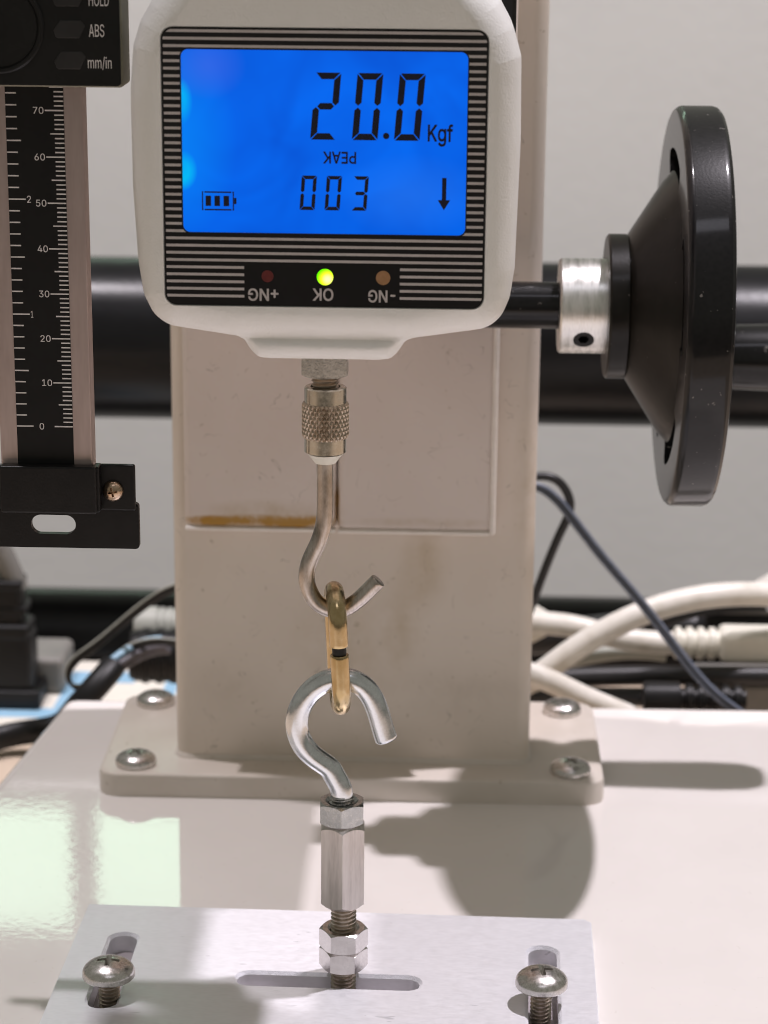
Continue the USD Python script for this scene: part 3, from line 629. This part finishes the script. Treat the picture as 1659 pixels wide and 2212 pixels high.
SHEATH = [(-150, 92, -40), (-138.5, 112, -39), (-127.5, 127, -38), (-116, 128, -36), (-103, 108, -25), (-96.2, 96, -14.6), (-90.5, 98, -8.2), (-85.5, 106, -3.4)]
bc = thing('sheathed_cable', 'thick flat black cable with bared inner wires beside the column foot', 'cable', loc=(-90, 95, -15))
part('cable_sheath', tube(spline(SHEATH, 8), 3.6, 20, squash=(1.25, 1), chamfer=.3), BLACK, bc)
for k, (dx, dy, dz, m_) in enumerate(((-1.5, -1, 2.2, BLUEW), (.2, -3.0, .1, GREYW), (1.4, -1.2, -2.0, GREYW), (.5, 2, 1.0, GREYW))):
    part('inner_wire', tube(spline([(-87+dx*.6, 105+dy, -4.4+dz*.8), (-82+dx*.8, 110+dy, -1.9+dz*.9), (-77+dx, 116+dy, -.6+dz*.9), (-70+dx, 124+dy, -1.5+dz)], 6), 1.25, 14), m_, bc, label='pale blue inner wire' if m_ is BLUEW else None)
gp = thing('ribbed_plug', 'pale grey ribbed plug half hidden behind the column foot', 'plug', loc=(-60, 170, 0))
rib = [(0, -87), (6.8, -87), (7.3, -86), (7.3, -79)]
for k in range(5): rib += [(6.2, -78.8+k*2.6), (6.2, -78.2+k*2.6), (7.1, -77.9+k*2.6), (7.1, -76.6+k*2.6)]
rib += [(6, -60), (0, -60)]
part('plug_shell', lathe(rib, 'x', (1.2, 165, -9.2), 48), GREYP, gp)
part('plug_sleeve', lathe([(0, -72), (8.4, -72), (9.2, -70), (9.2, -50), (8, -44), (0, -44)], 'x', (-13, 146, -13.6), 40), BLACK, gp)
for k in range(4):
    part('sleeve_rib', lathe([(9.0, -68+k*5), (9.9, -67.6+k*5), (9.9, -65.6+k*5), (9.0, -65.2+k*5)], 'x', (-13, 146, -13.6), 40), BLACK, gp)

# ================================================================== CABLES, RIGHT
def cable(name, label, pts, r, m_, group=None, cat_='cable', n=20):
    t = thing(name, label, cat_, group, loc=tuple(np.mean(pts, axis=0)))
    part('cable_jacket', tube(spline(pts, 8), r, n), m_, t); return t
cable('white_cable', 'thick white cable arching over the other cables at right', [(38, 118, -22), (56.8, 114, -8.6), (68, 113, 1.2), (80, 113, 9.6), (95.5, 114, 17.2), (115.5, 118, 21.3), (136, 124, 20.4), (160, 132, 16)], 4.15, WHITEC, group='white cables behind the stand')
wc = cable('white_cable', 'white cable ending in a ribbed white plug at right', [(40, 136, 6), (57.2, 135, 5.2), (72, 133, 4.4), (86, 131, 1.6), (99, 130, .3), (106.5, 130, .2)], 4.0, WHITEC, group='white cables behind the stand')
rel = [(0, 105.5)]
for k in range(4): rel += [(4.3, 105.6+k*3.9), (5.6, 106.2+k*3.9), (5.6, 108.0+k*3.9), (4.4, 108.6+k*3.9)]
rel += [(4.4, 122), (0, 122)]
part('strain_relief', lathe(rel, 'x', (0, 130, .4), 40), WHITEP, wc)
part('plug_body', tri(rbox(121.0, 160, 124, 137, -5.2, 5.9, 2.6, 8)), WHITEP, wc)
cable('white_cable', 'white cable running down to the base edge right of the column', [(44, 92, 3), (60, 95, -1.2), (75, 98, -9.2), (87, 99, -14.5), (100, 100, -21.5), (118, 104, -34)], 3.9, WHITEC, group='white cables behind the stand')
cable('black_cable', 'straight black cable lying level just behind the base', [(40, 120, -12.5), (57, 120, -10.6), (85, 121, -9.0), (110, 121, -8.4), (137, 121, -8.1), (165, 122, -7.9)], 3.4, RUBBER, group='black cables behind the stand')
cable('black_cable', 'grey black cable slanting up behind the white arching cable', [(66, 148, -18), (80.8, 150, -9.4), (90, 150, -4.6), (98.5, 150, -.2), (109.8, 150, 4.2), (121, 151, 6.6), (140, 152, 8)], 2.7, RUBBER, group='black cables behind the stand')
cable('black_cable', 'black cable passing behind the white plug at right', [(50, 172, -14), (85, 172, -10), (105, 172, -8.0), (125, 172, -9), (165, 172, -10)], 6.0, RUBBER, group='black cables behind the stand')
cable('white_cable', 'pale cable end crossing the right frame edge above the arch', [(124, 200, -18), (132, 200, -12.5), (140, 200, -6.5), (147.5, 200, -1.6), (165, 200, 9)], 4.6, WHITEC, group='white cables behind the stand')
ad = thing('power_adapter', 'black adapter box with a grey top behind the white plug', 'adapter', loc=(140, 170, -10))
part('adapter_body', tri(rbox(120.0, 190, 160, 176, -18, 1.0, 1.2, 6)), BLACK, ad)
part('adapter_lid', tri(rbox(119.5, 190.5, 159.6, 186, 1.0, 3.4, .8, 6)), GREYB, ad)
cable('black_cable', 'flat black cable added to darken the shaded gap under the straight black cable', [(40, 116, -16), (57, 114, -14.0), (80, 113, -13.6), (104, 114, -13.8), (125, 118, -16)], 3.2, RUBBER, group='black cables behind the stand')  # added cable, darkens the shaded strip of table behind the base
cable('grey_cable', 'grey cable looping behind the top of the white arch', [(112, 190, -18), (119, 190, -9), (126.5, 190, -3.6), (133.2, 190, -1.2), (140.7, 190, -3.4), (150, 190, -11)], 4.0, RUBBER)
t = cable('grey_cable', 'short pale grey cable stub tucked under the white cables', [(66, 140, -12), (76, 138, -8.5), (88, 137, -6.0), (104, 136, -6.2)], 2.6, GREYP)
rp = thing('ribbed_black_plug', 'black ribbed plug lying behind the base at right', 'plug', loc=(115, 100, -16))
rr_ = [(0, 88), (5.2, 88), (5.6, 89), (5.6, 100)]
for k in range(5): rr_ += [(3.6, 100.6+k*4.0), (3.6, 101.8+k*4.0), (5.0, 102.2+k*4.0), (5.0, 104.2+k*4.0)]
rr_ += [(3.4, 120.6), (3.4, 122), (0, 122)]
part('plug_shell', lathe(rr_, 'x', (5, 98, -8.2), 40), BLACK, rp)
gb = part('grey_box', tri(rbox(112, 180, 126, 150, -30, -13.5, 1.5)), GREYB); tag(gb, 'dull grey box edge behind the ribbed black plug at right', 'box')
cp_ = part('rounded_plug', lathe([(0, 30), (8, 30), (8.6, 34), (8.6, 50), (7.2, 58), (4.5, 63), (0, 65.5)], 'x', (0, 160, -3.5), 40), WHITEP); tag(cp_, 'rounded white cap peeking out right of the column', 'plug')
# twin wires from behind the column
bl = [(42, 86, 66), (50, 88, 69), (55.5, 90, 69.8), (60, 90, 69.4), (63.6, 90, 66.8), (66.0, 90, 62.0), (66.0, 90, 58.0), (63.5, 90, 51.5), (60.6, 90, 44), (57.2, 90, 34), (54, 90, 24), (46, 90, 8)]
cable('black_wire', 'black wire looping out from behind the column and back down', bl, 1.45, RUBBER, cat_='wire', n=14)
tw2 = thing('twin_wire', 'thin grey blue twin wire slanting down across the white cables', 'wire', loc=(90, 88, 30))
tp = [(44, 88, 66.5), (56, 88, 67.3), (61.0, 88, 64.4), (66, 88, 59.0), (76.9, 88, 45.1), (92.6, 88, 26.7), (108.6, 86, 6.4), (118, 84, -2.6), (127.5, 84, -9.4), (136, 84, -18)]
s2 = spline(tp, 8)
part('wire_core', tube(s2, .78, 12), GREYWIRE, tw2); part('wire_core', tube(s2 + np.array([-1.35, -.1, -1.05]), .72, 12), GREYWIRE, tw2); part('wire_core', tube(s2 + np.array([-.72, -.45, -.5]), .35, 10), RUBBER, tw2, label='dark seam between the two wires')
